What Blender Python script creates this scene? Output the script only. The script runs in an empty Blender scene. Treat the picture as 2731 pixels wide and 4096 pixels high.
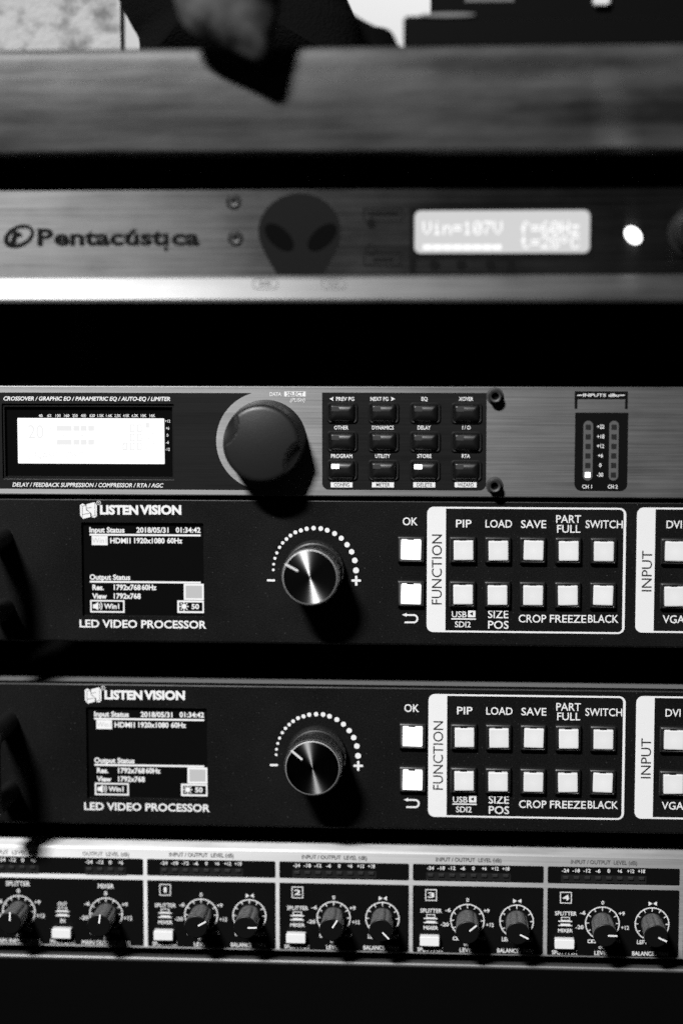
import bpy, math, random
from mathutils import Vector, Matrix, geometry
random.seed(7)
S = bpy.context.scene
C = S.collection
PI = math.pi

# ------------------------------------------------------------------ camera
# The rack front is the plane Y = 0 (X right, Z up, millimetres below, metres
# in the file).  The camera stands 735 mm in front of it, turned a little to
# the left and pitched a little down.
IW, IH = 2731.0, 4096.0
F = 7400.0                      # focal length in photo pixels
AU, AV = 480.0, -728.0          # where the rack's normal vanishes
DIST = 735.0
ey = Vector((AU, -AV, -F)).normalized()
ex = Vector((1.0, -0.0065, 0.0642))
ex = (ex - ey * ex.dot(ey)).normalized()
ez = ex.cross(ey)
ROT = Matrix((ex, ey, ez))      # camera axes -> world axes
CAM = Vector((0.0, -DIST, 0.0))


def W(px, py, Y=0.0):
    """millimetre position, on the upright plane at depth Y, seen at a photo pixel"""
    d = ROT @ Vector((px - IW / 2, -(py - IH / 2), -F))
    t = (Y - CAM.y) / d.y
    p = CAM + d * t
    return p.x, p.z


cd = bpy.data.cameras.new('camera')
cam = bpy.data.objects.new('camera', cd)
C.objects.link(cam)
cam.matrix_world = Matrix.Translation(CAM * 0.001) @ ROT.to_4x4()
cd.sensor_width = 36.0
cd.sensor_fit = 'AUTO'
cd.lens = F / IH * 36.0
cd.clip_start = 0.05
cd.clip_end = 50.0
cd.dof.use_dof = True
cd.dof.aperture_fstop = cd.lens / 33.0
_f = W(1900, 2290)
cd.dof.focus_distance = (Vector((_f[0], 0, _f[1])) - CAM).dot(ROT @ Vector((0, 0, -1))) * 0.001
S.camera = cam

# ------------------------------------------------------------------- world
wd = bpy.data.worlds.new('World')
S.world = wd
wd.use_nodes = True
wd.node_tree.nodes['Background'].inputs[0].default_value = (1, 1, 1, 1)
wd.node_tree.nodes['Background'].inputs[1].default_value = 0.006


def aim(o, target):
    o.rotation_euler = (Vector(target) - o.location).to_track_quat('-Z', 'Y').to_euler()


# the key: one shaded work lamp up to the left behind the photographer
ld = bpy.data.lights.new('key_lamp', 'AREA')
ld.shape = 'RECTANGLE'
ld.size, ld.size_y = 0.56, 0.18
ld.energy = 6.0
ld.spread = math.radians(32)
key = bpy.data.objects.new('key_lamp', ld)
C.objects.link(key)
key.location = (-1.05, -2.6, 2.14)
aim(key, (-0.09, 0.0, -0.17))
# unseen area light, added to whiten the wall behind the desk
ld = bpy.data.lights.new('added_wall_light', 'AREA')
ld.shape = 'RECTANGLE'
ld.size, ld.size_y = 0.8, 0.3
ld.energy = 9.0
wl = bpy.data.objects.new('added_wall_light', ld)
C.objects.link(wl)
wl.location = (0.0, 0.75, 0.75)
aim(wl, (0.0, 1.5, 0.42))

S.view_settings.view_transform = 'Standard'
S.view_settings.look = 'None'
S.view_settings.exposure = 0.0
S.view_settings.gamma = 1.0
S.cycles.use_denoising = False
S.cycles.sample_clamp_indirect = 1.0
S.cycles.caustics_reflective = False
S.cycles.caustics_refractive = False
S.cycles.sample_clamp_direct = 3.0
S.cycles.max_bounces = 6


# --------------------------------------------------------------- materials
def mat(name, col=0.5, rough=0.5, metal=0.0, spec=0.5, emit=0.0, coat=0.0, tint=None):
    m = bpy.data.materials.new(name)
    m.use_nodes = True
    b = m.node_tree.nodes['Principled BSDF']
    c = tint or (col, col, col)
    b.inputs['Base Color'].default_value = (*c, 1)
    b.inputs['Roughness'].default_value = rough
    b.inputs['Metallic'].default_value = metal
    b.inputs['Specular IOR Level'].default_value = spec
    b.inputs['Coat Weight'].default_value = coat
    if emit:
        b.inputs['Emission Color'].default_value = (1, 1, 1, 1)
        b.inputs['Emission Strength'].default_value = emit
    return m


def N(m, kind, **kw):
    n = m.node_tree.nodes.new(kind)
    for k, v in kw.items():
        if k in n.inputs.keys():
            n.inputs[k].default_value = v
        else:
            setattr(n, k, v)
    return n


def L(m, a, b):
    m.node_tree.links.new(a, b)


def bsdf(m):
    return m.node_tree.nodes['Principled BSDF']


def noise(m, scale=(1, 1, 1), s=1.0, detail=4.0, rough=0.6, coord='Object'):
    tc = N(m, 'ShaderNodeTexCoord')
    mp = N(m, 'ShaderNodeMapping')
    mp.inputs['Scale'].default_value = scale
    L(m, tc.outputs[coord], mp.inputs[0])
    n = N(m, 'ShaderNodeTexNoise')
    n.inputs['Scale'].default_value = s
    n.inputs['Detail'].default_value = detail
    n.inputs['Roughness'].default_value = rough
    L(m, mp.outputs[0], n.inputs['Vector'])
    return n.outputs['Fac']


def ramp(m, fac, lo, hi, p0=0.0, p1=1.0):
    r = N(m, 'ShaderNodeMapRange')
    r.inputs['From Min'].default_value = p0
    r.inputs['From Max'].default_value = p1
    r.inputs['To Min'].default_value = lo
    r.inputs['To Max'].default_value = hi
    L(m, fac, r.inputs['Value'])
    return r.outputs[0]


def bump(m, fac, strength, dist=0.0005):
    b = N(m, 'ShaderNodeBump')
    b.inputs['Strength'].default_value = strength
    b.inputs['Distance'].default_value = dist
    L(m, fac, b.inputs['Height'])
    L(m, b.outputs[0], bsdf(m).inputs['Normal'])


def tangent_x(m):
    v = N(m, 'ShaderNodeCombineXYZ')
    v.inputs[0].default_value = 1.0
    L(m, v.outputs[0], bsdf(m).inputs['Tangent'])


def brushed(name, lo, hi, rough=0.42, aniso=0.75, metal=1.0, rot=0.25, spec=0.5):
    """sheet metal brushed along X"""
    m = mat(name, 0.5, rough, metal, spec)
    f1 = noise(m, (14, 14, 1300), 1.0, 5, 0.7)
    f2 = noise(m, (5, 5, 90), 1.0, 3, 0.6)
    a = N(m, 'ShaderNodeMath', operation='ADD')
    L(m, f1, a.inputs[0])
    L(m, f2, a.inputs[1])
    c = ramp(m, a.outputs[0], lo, hi, 0.7, 1.3)
    L(m, c, bsdf(m).inputs['Base Color'])
    f3 = noise(m, (16, 16, 26), 1.0, 4, 0.6)
    b = N(m, 'ShaderNodeMath', operation='ADD')
    L(m, ramp(m, f1, rough - 0.05, rough + 0.06, 0.3, 0.7), b.inputs[0])
    L(m, ramp(m, f3, -0.06, 0.06, 0.3, 0.7), b.inputs[1])
    L(m, b.outputs[0], bsdf(m).inputs['Roughness'])
    bsdf(m).inputs['Anisotropic'].default_value = aniso
    bsdf(m).inputs['Anisotropic Rotation'].default_value = rot
    tangent_x(m)
    return m


M = {}
M['silver'] = brushed('brushed_silver', 0.18, 0.27, 0.49, 0.7)
M['amp'] = brushed('amplifier_face', 0.07, 0.092, 0.32, 0.88)
M['lip'] = brushed('amplifier_lip', 0.15, 0.2, 0.44, 0.8)
M['overlay'] = brushed('dark_overlay_print', 0.005, 0.011, 0.5, 0.3, 0.0, spec=0.14)
M['mixer'] = brushed('mixer_aluminium', 0.46, 0.58, 0.6, 0.78)

m = M['powder'] = mat('black_powder_coat', 0.012, 0.42, 0, 0.19)
f = noise(m, (1, 1, 1), 2000, 2, 0.6)
bump(m, f, 0.4, 0.0002)
sp_ = ramp(m, noise(m, (1, 1, 1), 1300, 1, 0.5), 0.0, 0.06, 0.70, 0.80)
a = N(m, 'ShaderNodeMath', operation='ADD')
L(m, ramp(m, f, 0.002, 0.011, 0.35, 0.75), a.inputs[0])
L(m, sp_, a.inputs[1])
L(m, a.outputs[0], bsdf(m).inputs['Base Color'])
L(m, ramp(m, noise(m, (1, 1, 1), 26, 4, 0.6), 0.34, 0.52, 0.3, 0.7), bsdf(m).inputs['Roughness'])
M['black'] = mat('black_enamel', 0.0015, 0.55, 0, 0.06)
M['matt'] = mat('black_matt_paint', 0.004, 0.8, 0, 0.1)
M['print_black'] = mat('black_print', 0.003, 0.5, 0, 0.12)
M['print_white'] = mat('white_print', 0.82, 0.55, 0, 0.3)
M['print_dark'] = mat('dark_lettering', 0.03, 0.6, 0, 0.2)
M['plastic'] = mat('black_plastic', 0.008, 0.34, 0, 0.5)
m = M['soft_plastic'] = mat('soft_black_plastic', 0.013, 0.4, 0, 0.5)
bump(m, noise(m, (1, 1, 1), 1500, 2), 0.2, 0.0002)
M['cap'] = mat('glossy_button_plastic', 0.006, 0.34, 0, 0.6)
M['gloss'] = mat('glossy_knob_plastic', 0.012, 0.36, 0, 0.8)
M['grip'] = mat('grey_knob_grip', 0.12, 0.36, 0, 0.7)  # sides of the mixer knobs, greyer than their tops
M['knob_top'] = mat('black_knob_top', 0.004, 0.4, 0, 0.25)
M['satin'] = mat('satin_black_plastic', 0.006, 0.38, 0, 0.35)
M['brightened'] = mat('brightened_metal', 0.15, 0.42, 0.7)  # pale tone painting the light on top of the black bottom unit
M['chassis_shine'] = mat('grey_chassis_shine', 0.2, 0.45, 0.0, 0.5)  # grey paints the grazing shine on the black chassis tops
M['bezel'] = mat('bezel_plastic', 0.010, 0.4, 0, 0.5)
M['glass'] = mat('black_display_glass', 0.004, 0.12, 0, 0.5)
M['hex'] = mat('blackened_steel', 0.07, 0.5, 0.7)
M['rim'] = mat('polished_rim', 0.85, 0.42, 0.9)
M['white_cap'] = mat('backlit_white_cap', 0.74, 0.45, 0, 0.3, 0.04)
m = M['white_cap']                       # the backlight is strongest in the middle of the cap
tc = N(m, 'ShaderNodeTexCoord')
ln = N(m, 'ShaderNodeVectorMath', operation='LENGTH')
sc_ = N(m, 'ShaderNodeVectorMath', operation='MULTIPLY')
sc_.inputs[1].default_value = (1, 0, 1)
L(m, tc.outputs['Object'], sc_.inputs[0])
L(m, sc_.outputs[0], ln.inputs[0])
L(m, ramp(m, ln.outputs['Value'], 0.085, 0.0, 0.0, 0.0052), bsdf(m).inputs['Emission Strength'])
M['lit_cap'] = mat('lit_white_cap', 0.8, 0.45, 0, 0.3, 1.4)
M['mix_cap'] = mat('white_switch_cap', 0.85, 0.4, 0, 0.4)
M['lamp_on'] = mat('lit_indicator', 0.8, 0.4, 0, 0.3, 3.0)
M['lamp_off'] = mat('unlit_indicator', 0.05, 0.3, 0, 0.5)
M['led_off'] = mat('unlit_meter_led', 0.03, 0.25, 0, 0.6)
M['slot_dark'] = mat('meter_slot_black', 0.012, 0.4, 0, 0.4)
M['slot'] = mat('meter_slot_grey', 0.10, 0.55, 0, 0.3)
M['lcd'] = mat('lit_lcd', 0.0, 0.4, 0, 0.1, 1.25)
M['lcd_mark'] = mat('faint_lcd_mark', 0.0, 0.4, 0, 0.1, 0.88)
M['lcd_grey'] = mat('grey_lcd', 0.0, 0.4, 0, 0.1, 0.66)
M['lcd_text'] = mat('bright_lcd_text', 0.0, 0.4, 0, 0.1, 1.15)
M['screen_text'] = mat('screen_white', 0.0, 0.4, 0, 0.1, 0.95)
M['screen_grey'] = mat('screen_grey', 0.0, 0.4, 0, 0.1, 0.55)
M['mark'] = mat('faint_dark_mark', 0.02, 0.5, 0, 0.3)

# spun face of the encoder knobs: grooves run round the middle
m = M['spun'] = mat('spun_black_aluminium', 0.42, 0.34, 1.0)
tc = N(m, 'ShaderNodeTexCoord')
cr = N(m, 'ShaderNodeVectorMath', operation='CROSS_PRODUCT')
cr.inputs[0].default_value = (0, 1, 0)
L(m, tc.outputs['Object'], cr.inputs[1])
L(m, cr.outputs[0], bsdf(m).inputs['Tangent'])
bsdf(m).inputs['Anisotropic'].default_value = 0.99
bsdf(m).inputs['Anisotropic Rotation'].default_value = 0.25

m = M['wood'] = mat('worn_wood', 0.2, 0.46, 0, 0.6)
g1 = noise(m, (5, 5, 110), 1.0, 6, 0.65)
g2 = noise(m, (16, 16, 60), 1.0, 4, 0.6)
a = N(m, 'ShaderNodeMath', operation='ADD')
L(m, g1, a.inputs[0])
L(m, g2, a.inputs[1])
L(m, ramp(m, a.outputs[0], 0.006, 0.082, 0.8, 1.22), bsdf(m).inputs['Base Color'])
bump(m, a.outputs[0], 0.3, 0.002)
bsdf(m).inputs['Anisotropic'].default_value = 0.7
bsdf(m).inputs['Anisotropic Rotation'].default_value = 0.25
tangent_x(m)
m = M['stone'] = mat('mottled_stone', 0.5, 0.8, 0, 0.2)
n1 = noise(m, (1, 1, 1), 75, 4, 0.55)
L(m, ramp(m, n1, 0.2, 0.5, 0.36, 0.52), bsdf(m).inputs['Base Color'])
bump(m, n1, 0.5, 0.004)
M['wall'] = mat('white_wall', 0.85, 0.9, 0, 0.2)
m = M['cloth'] = mat('black_cloth', 0.006, 0.95, 0, 0.05)
bump(m, noise(m, (1, 1, 1), 700, 3), 0.6, 0.001)
m = M['grey_cloth'] = mat('dark_grey_cloth', 0.07, 0.95, 0, 0.1)
L(m, ramp(m, noise(m, (1, 1, 1), 60, 3), 0.006, 0.12, 0.38, 0.64), bsdf(m).inputs['Base Color'])
M['case'] = mat('black_case_plastic', 0.003, 0.4, 0, 0.08)
M['tag'] = mat('white_tag', 0.75, 0.5, 0, 0.3)


# ------------------------------------------------------- geometry collector
class G:
    def __init__(s, split=False):
        s.v, s.f = [], []
        s.split, s.cuts, s.hold = split, [], False

    def begin(s, name, hold=False):
        """everything added from here on is a print of its own, until the next begin"""
        s.cuts.append((len(s.v), len(s.f), name))
        s.hold = hold
        return s

    def add(s, verts, faces):
        o = len(s.v)
        s.v += [tuple(p) for p in verts]
        s.f += [tuple(i + o for i in q) for q in faces]
        return s

    def poly(s, pts, y, holes=()):
        """flat sheet facing the camera; pts are (X, Z)"""
        if s.split and not s.hold:
            s.begin('printed_mark')
        loops = [[Vector((p[0], p[1], 0)) for p in lp] for lp in (pts, *holes)]
        tri = geometry.tessellate_polygon(loops)
        vs = [(p.x, y, p.y) for lp in loops for p in lp]
        fs = []
        for t in tri:
            a, b, c = (vs[i] for i in t)
            cr = (b[0] - a[0]) * (c[2] - a[2]) - (b[2] - a[2]) * (c[0] - a[0])
            fs.append(t if cr > 0 else (t[0], t[2], t[1]))
        return s.add(vs, fs)

    def walls(s, pts, y0, y1):
        n = len(pts)
        vs = [(p[0], y0, p[1]) for p in pts] + [(p[0], y1, p[1]) for p in pts]
        return s.add(vs, [(i, (i + 1) % n, n + (i + 1) % n, n + i) for i in range(n)])

    def plate(s, pts, yf, yb, holes=(), hole_depth=None, back=False):
        s.poly(pts, yf, holes)
        s.walls(pts, yf, yb)
        for h in holes:
            s.walls(h, yf, yf + hole_depth if hole_depth else yb)
        if back:
            s.poly(pts, yb)
        return s

    def loft(s, loops, cap0=True, cap1=False):
        """loops: list of (pts, y) with equal point counts, front first"""
        for (a, ya), (b, yb) in zip(loops, loops[1:]):
            n = len(a)
            vs = [(p[0], ya, p[1]) for p in a] + [(p[0], yb, p[1]) for p in b]
            s.add(vs, [(i, (i + 1) % n, n + (i + 1) % n, n + i) for i in range(n)])
        if cap0:
            s.poly(loops[0][0], loops[0][1])
        if cap1:
            s.poly(loops[-1][0], loops[-1][1])
        return s

    def lathe(s, cx, cz, prof, seg=48, fn=None, cap=True):
        """prof: (radius, Y) front to back, about the Y axis through cx, cz"""
        vs, fs = [], []
        for k, (r, y) in enumerate(prof):
            for i in range(seg):
                a = 2 * PI * i / seg
                rr = r * (fn(a, k) if fn else 1)
                vs.append((cx + rr * math.cos(a), y, cz + rr * math.sin(a)))
        for k in range(len(prof) - 1):
            for i in range(seg):
                j = (i + 1) % seg
                fs.append((k * seg + i, k * seg + j, (k + 1) * seg + j, (k + 1) * seg + i))
        if cap:
            fs.append(tuple(range(seg)))
        return s.add(vs, fs)

    def box(s, x0, x1, y0, y1, z0, z1):
        vs = [(x, y, z) for x in (x0, x1) for y in (y0, y1) for z in (z0, z1)]
        return s.add(vs, [(0, 1, 3, 2), (4, 6, 7, 5), (0, 4, 5, 1), (2, 3, 7, 6), (0, 2, 6, 4), (1, 5, 7, 3)])


def rr(x0, z0, x1, z1, r=0.0, seg=5, corners='abcd'):
    """rounded rectangle, counter-clockwise; corners a b c d = lower left, lower right, upper right, upper left"""
    if x0 > x1:
        x0, x1 = x1, x0
    if z0 > z1:
        z0, z1 = z1, z0
    out = []
    for nm, cx, cz, sx, sz, a0 in (('a', x0, z0, 1, 1, 180), ('b', x1, z0, -1, 1, 270), ('c', x1, z1, -1, -1, 0), ('d', x0, z1, 1, -1, 90)):
        if r <= 0 or nm not in corners:
            out += [(cx, cz)] * (seg + 1) if r > 0 else [(cx, cz)]
        else:
            for k in range(seg + 1):
                a = math.radians(a0 + 90 * k / seg)
                out.append((cx + sx * r + r * math.cos(a), cz + sz * r + r * math.sin(a)))
    ded = []
    for p in out:
        if not ded or (abs(p[0] - ded[-1][0]) + abs(p[1] - ded[-1][1])) > 1e-6:
            ded.append(p)
    return ded


def rp(x0, y0, x1, y1, Y=0.0, cv=None):
    """photo-pixel rectangle -> upright rectangle (x0, z0, x1, z1) in mm on plane Y"""
    if cv:
        (x0, y0), (x1, y1) = cv(x0, y0), cv(x1, y1)
    xm, ym = (x0 + x1) / 2, (y0 + y1) / 2
    return W(x0, ym, Y)[0], W(xm, y1, Y)[1], W(x1, ym, Y)[0], W(xm, y0, Y)[1]


def pts(lst, Y=0.0, cv=None):
    return [W(*(cv(*p) if cv else p), Y) for p in lst]


def disc(cx, cz, r, seg=24, r2=None, rot=0.0):
    r2 = r2 or r
    out = []
    for i in range(seg):
        a = 2 * PI * i / seg
        x, z = r * math.cos(a), r2 * math.sin(a)
        out.append((cx + x * math.cos(rot) - z * math.sin(rot), cz + x * math.sin(rot) + z * math.cos(rot)))
    return out


def bar(p, q, w):
    """flat stroke from p to q of width w"""
    d = Vector((q[0] - p[0], q[1] - p[1]))
    n = Vector((-d.y, d.x)).normalized() * w / 2
    return [(p[0] - n.x, p[1] - n.y), (q[0] - n.x, q[1] - n.y), (q[0] + n.x, q[1] + n.y), (p[0] + n.x, p[1] + n.y)]


def arc(cx, cz, r, w, a0, a1, seg=40):
    """flat ring piece; degrees clockwise from the top"""
    o, i = [], []
    for k in range(seg + 1):
        a = math.radians(a0 + (a1 - a0) * k / seg)
        o.append((cx + r * math.sin(a), cz + r * math.cos(a)))
        i.append((cx + (r - w) * math.sin(a), cz + (r - w) * math.cos(a)))
    return o + i[::-1]


# lettering --------------------------------------------------------------
_tc = {}


def glyphs(s, bold=0.0, shear=0.0, space=1.0):
    k = (s, bold, shear, space)
    if k not in _tc:
        c = bpy.data.curves.new('lettering', 'FONT')
        c.body = s
        c.offset = bold
        c.shear = shear
        c.space_character = space
        c.resolution_u = 3
        c.fill_mode = 'FRONT'
        o = bpy.data.objects.new('lettering', c)
        for _ in range(8):                       # the outline filler can slip: nudge the weight and try again
            me = bpy.data.meshes.new_from_object(o)
            vs = [(v.co.x, v.co.y) for v in me.vertices]
            fs = [tuple(p.vertices) for p in me.polygons]
            if not vs or (min(v[1] for v in vs) > -.4 and max(v[1] for v in vs) < 1.2):
                break
            c.offset += .0013
        ok = [-.4 < v[1] < 1.2 for v in vs]
        fs = [f for f in fs if all(ok[i] for i in f)]
        safe = next((v for v, k_ in zip(vs, ok) if k_), (0.0, 0.0))
        vs = [v if k_ else safe for v, k_ in zip(vs, ok)]
        bpy.data.objects.remove(o)
        bpy.data.curves.remove(c)
        bpy.data.meshes.remove(me)
        _tc[k] = (vs, fs)
    return _tc[k]


CAPH = 0.682


def text(g, s, x0, x1, base, cap, y, Y=0.0, cv=None, bold=0.0, shear=0.0, space=1.0, dx=0.0, dz=0.0):
    """lettering fitted between pixels x0 and x1 on a baseline, cap height in pixels; y = depth it is printed at"""
    if cv:
        (x0, base0), (x1, _) = cv(x0, base), cv(x1, base)
        cap = cv(0, cap)[1] - cv(0, 0)[1]
        base = base0
    vs, fs = glyphs(s, bold, shear, space)
    if not vs:
        return
    if g.split:
        g.begin('lettering')
    X0, X1 = W(x0, base, Y)[0], W(x1, base, Y)[0]
    xm = (x0 + x1) / 2
    ZB, ZT = W(xm, base, Y)[1], W(xm, base - cap, Y)[1]
    lo, hi = min(v[0] for v in vs), max(v[0] for v in vs)
    sx = (X1 - X0) / max(hi - lo, 1e-6)
    sz = (ZT - ZB) / (CAPH + 2 * bold)
    g.add([(X0 + (v[0] - lo) * sx + dx, y, ZB + (v[1] + bold) * sz + dz) for v in vs], fs)


def vtext(g, s, r, y, bold=0.0):
    """lettering reading upward inside the mm rectangle r"""
    vs, fs = glyphs(s, bold)
    if g.split:
        g.begin('lettering')
    lo, hi = min(v[0] for v in vs), max(v[0] for v in vs)
    b, t = min(v[1] for v in vs), max(v[1] for v in vs)
    g.add([(r[2] - (v[1] - b) / (t - b) * (r[2] - r[0]), y, r[1] + (v[0] - lo) / (hi - lo) * (r[3] - r[1])) for v in vs], fs)


# objects ----------------------------------------------------------------
ORG = {}


def empty(name, at, label, cat, group=None):
    o = bpy.data.objects.new(name, None)
    o.empty_display_size = 0.02
    C.objects.link(o)
    o.location = Vector(at) * 0.001
    ORG[o.name] = Vector(at)
    o['label'], o['category'] = label, cat
    if group:
        o['group'] = group
    return o


def mesh(g, mt, at, smooth=None, recalc=False):
    me = bpy.data.meshes.new('part')
    me.from_pydata([((p[0] - at[0]) * 0.001, (p[1] - at[1]) * 0.001, (p[2] - at[2]) * 0.001) for p in g.v], [], g.f)
    if recalc:
        import bmesh
        bm = bmesh.new()
        bm.from_mesh(me)
        bmesh.ops.remove_doubles(bm, verts=bm.verts, dist=1e-7)
        bmesh.ops.recalc_face_normals(bm, faces=bm.faces)
        bm.to_mesh(me)
        bm.free()
    me.materials.append(mt)
    if smooth is not None:
        for p in me.polygons:
            p.use_smooth = True
        me.set_sharp_from_angle(angle=math.radians(smooth))
    me.update()
    return me


def put(name, me, parent, at, label=None):
    o = bpy.data.objects.new(name, me)
    C.objects.link(o)
    at = Vector(at)
    if parent:
        o.parent = parent
        o.location = (at - ORG[parent.name]) * 0.001
    else:
        o.location = at * 0.001
    ORG[o.name] = at
    if label:
        o['label'] = label
    return o


def part(name, g, mt, parent, at=None, smooth=None, recalc=False, label=None):
    at = Vector(at) if at else Vector(ORG[parent.name])
    return put(name, mesh(g, mt, at, smooth, recalc), parent, at, label)


def prints(g, mt, parent, label=None):
    """each separate print collected in g becomes a part of its own"""
    cuts = g.cuts + [(len(g.v), len(g.f), '')]
    for (v0, f0, nm), (v1, f1, _) in zip(cuts, cuts[1:]):
        if f1 > f0:
            q = G()
            q.v, q.f = g.v[v0:v1], [tuple(i - v0 for i in f) for f in g.f[f0:f1]]
            c = [sum(p[k] for p in q.v) / len(q.v) for k in range(3)]
            part(nm, q, mt, parent, c)


def copy_tree(o, parent=None, delta=None):
    c = o.copy()
    C.objects.link(c)
    ORG[c.name] = ORG[o.name] + (delta or Vector((0, 0, 0)))
    if parent:
        c.parent = parent
    else:
        c.location = ORG[c.name] * 0.001
    for ch in list(o.children):
        copy_tree(ch, c, delta)
    return c


def inset(r, d):
    return (r[0] + d, r[1] + d, r[2] - d, r[3] - d)


def panel(r, yf, yb, bev=0.6, rad=0.3, holes=(), hd=None):
    g = G()
    n = 4
    fr = rr(*inset(r, bev), rad, n)
    mid = rr(*inset(r, bev * 0.3), rad, n)
    out = rr(*r, rad, n)
    g.poly(fr, yf, holes)
    g.loft([(fr, yf), (mid, yf + bev * 0.3), (out, yf + bev), (out, yb)], cap0=False, cap1=not holes)
    for h in holes:
        g.walls(h, yf, yf + hd)
    return g


XL, XR = -214.0, 268.0          # the ends of the 19 inch fronts

# =================================================================== setting
def setting(name, g, mt, smooth=None, recalc=False):
    o = put(name, mesh(g, mt, (0, 0, 0), smooth, recalc), None, (0, 0, 0))
    o['kind'] = 'structure'
    return o


g = G()
g.box(-900, 1000, 1500, 1520, -700, 1100)
setting('back_wall', g, M['wall'])
g = G()
g.box(-900, 1000, -1800, 1500, -720, -700)
setting('floor', g, M['matt'])

# ============================================================== rack cabinet
YP = -52.0                       # front of the wooden rail
zt = W(1200, 184, YP)[1]
zb = W(1200, 610, YP)[1]
rack = empty('rack_cabinet', (0, 100, -700), 'equipment rack topped by a worn wooden plank', 'rack')
g = G()
r_ = 4.0
prof = [(YP + r_ - r_ * math.sin(PI / 2 * k / 8), zt - r_ + r_ * math.cos(PI / 2 * k / 8)) for k in range(9)]
prof += [(YP, zb + 1.5), (YP + 1.5, zb)]
prof = prof + [(420, zb), (420, zt)]
nx = 60
vs, fs = [], []
rnd = random.Random(3)
for i in range(nx + 1):
    x = -280 + 610 * i / nx
    for k, (y, z) in enumerate(prof):
        j = 0.2 if k >= 9 else 0.06
        vs.append((x, y + rnd.uniform(-j, j), z + rnd.uniform(-j, j)))
n = len(prof)
for i in range(nx):
    for k in range(n):
        fs.append((i * n + k, i * n + (k + 1) % n, (i + 1) * n + (k + 1) % n, (i + 1) * n + k))
fs += [tuple(range(n)), tuple(range(nx * n, nx * n + n))]
g.add(vs, fs)
part('wooden_plank', g, M['wood'], rack, smooth=50, recalc=True, label='worn wooden plank along the top of the rack')
for x in (-245, 283):
    g = G()
    g.box(x - 15, x + 15, 5, 415, -700, zb - 0.5)
    part('side_panel', g, M['matt'], rack)
g = G()
g.box(-229, 267.5, 395, 414, -700, zb - 0.5)
part('back_panel', g, M['matt'], rack)


def body(dev, r, y0, depth=230, d=0.6, name='chassis', mt='chassis_shine'):
    g = G()
    g.box(r[0] + 22, r[2] - 22, y0, y0 + 13, r[1] + d, r[3] - d)
    part('lit_chassis_strip', g, M[mt], dev)  # paler front strip paints the light falling on the chassis top
    g = G()
    g.box(r[0] + 23, r[2] - 23, y0 + 13.1, y0 + depth, r[1] + d + .8, r[3] - d - .8)
    return part(name, g, M['matt'], dev)  # black from here back, where the unit above throws its shade


# ================================================================= amplifier
YA = -36.0
ra = rp(0, 758, 2731, 1100, YA)
ra = (XL, ra[1], XR, ra[3])
amp = empty('power_amplifier', ((XL + XR) / 2, 0, ra[1]), 'silver amplifier front with dark alien head emblem and lit grey display', 'amplifier')
g = G()
YL = YA - 6.0
zl = W(1300, 1209, YL)[1]
lcd = rp(1657, 841, 2358, 1012, YA)
g.poly(rr(ra[0], ra[1], ra[2], ra[3]), YA, [rr(*lcd, 2.3)])
g.walls(rr(*lcd, 2.3), YA, YA + 2.5)
g.box(ra[0], ra[2], YA + 0.01, YA + 4, ra[3] - 0.01, ra[3])
part('front_panel', g, M['amp'], amp)
g = G()
vs = []
lp = [(YA, ra[1]), (YA - 2.0, ra[1] - 1.2), (YA - 5.0, zl + 3.5), (YL, zl + 1.2), (YL + 0.6, zl), (YA + 6, zl), (YA + 6, ra[1])]
for x in (XL, XR):
    vs += [(x, y, z) for y, z in lp]
n = len(lp)
g.add(vs, [(k, (k + 1) % n, n + (k + 1) % n, n + k) for k in range(n)] + [tuple(range(n)), tuple(range(n, 2 * n))])
part('lower_lip', g, M['lip'], amp, smooth=25, recalc=True, label='bright sloping lip along the bottom of the amplifier front')
g = G()
g.box(XL + 22, XR - 22, YA + 4.2, 220, zl + 2, ra[3] - 1)
part('chassis', g, M['matt'], amp)
# display
g = G()
ya = YA + 1.2
g.poly(rr(*lcd, 2.3), ya)
disp = part('display', g, M['lcd_grey'], amp)
FONT57 = {'V': '10001 10001 10001 10001 10001 01010 00100', 'i': '00100 00000 01100 00100 00100 00100 01110',
          'n': '00000 00000 10110 11001 10001 10001 10001', '=': '00000 00000 11111 00000 11111 00000 00000',
          '1': '00100 01100 00100 00100 00100 00100 01110', '0': '01110 10001 10011 10101 11001 10001 01110',
          '7': '11111 00001 00010 00100 01000 01000 01000', 'f': '00110 01001 01000 11100 01000 01000 01000',
          '6': '00110 01000 10000 11110 10001 10001 01110', 'H': '10001 10001 10001 11111 10001 10001 10001',
          'z': '00000 00000 11111 00010 00100 01000 11111', 't': '01000 01000 11100 01000 01000 01001 00110',
          '2': '01110 10001 00001 00010 00100 01000 11111', '8': '01110 10001 10001 01110 10001 10001 01110',
          '*': '01100 10010 10010 01100 00000 00000 00000', 'C': '01110 10001 10000 10000 10000 10001 01110', ' ': '00000 ' * 7}


def dots(g, s, r, y):
    x0, z0, x1, z1 = r
    pw = (x1 - x0) / (len(s) * 6 - 1)
    ph = (z1 - z0) / 7
    for i, ch in enumerate(s):
        for j, row in enumerate(FONT57[ch].split()):
            for k, b in enumerate(row):
                if b == '1':
                    x, z = x0 + (i * 6 + k) * pw, z1 - (j + 1) * ph
                    g.poly([(x, z), (x + pw, z), (x + pw, z + ph), (x, z + ph)], y)


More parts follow.
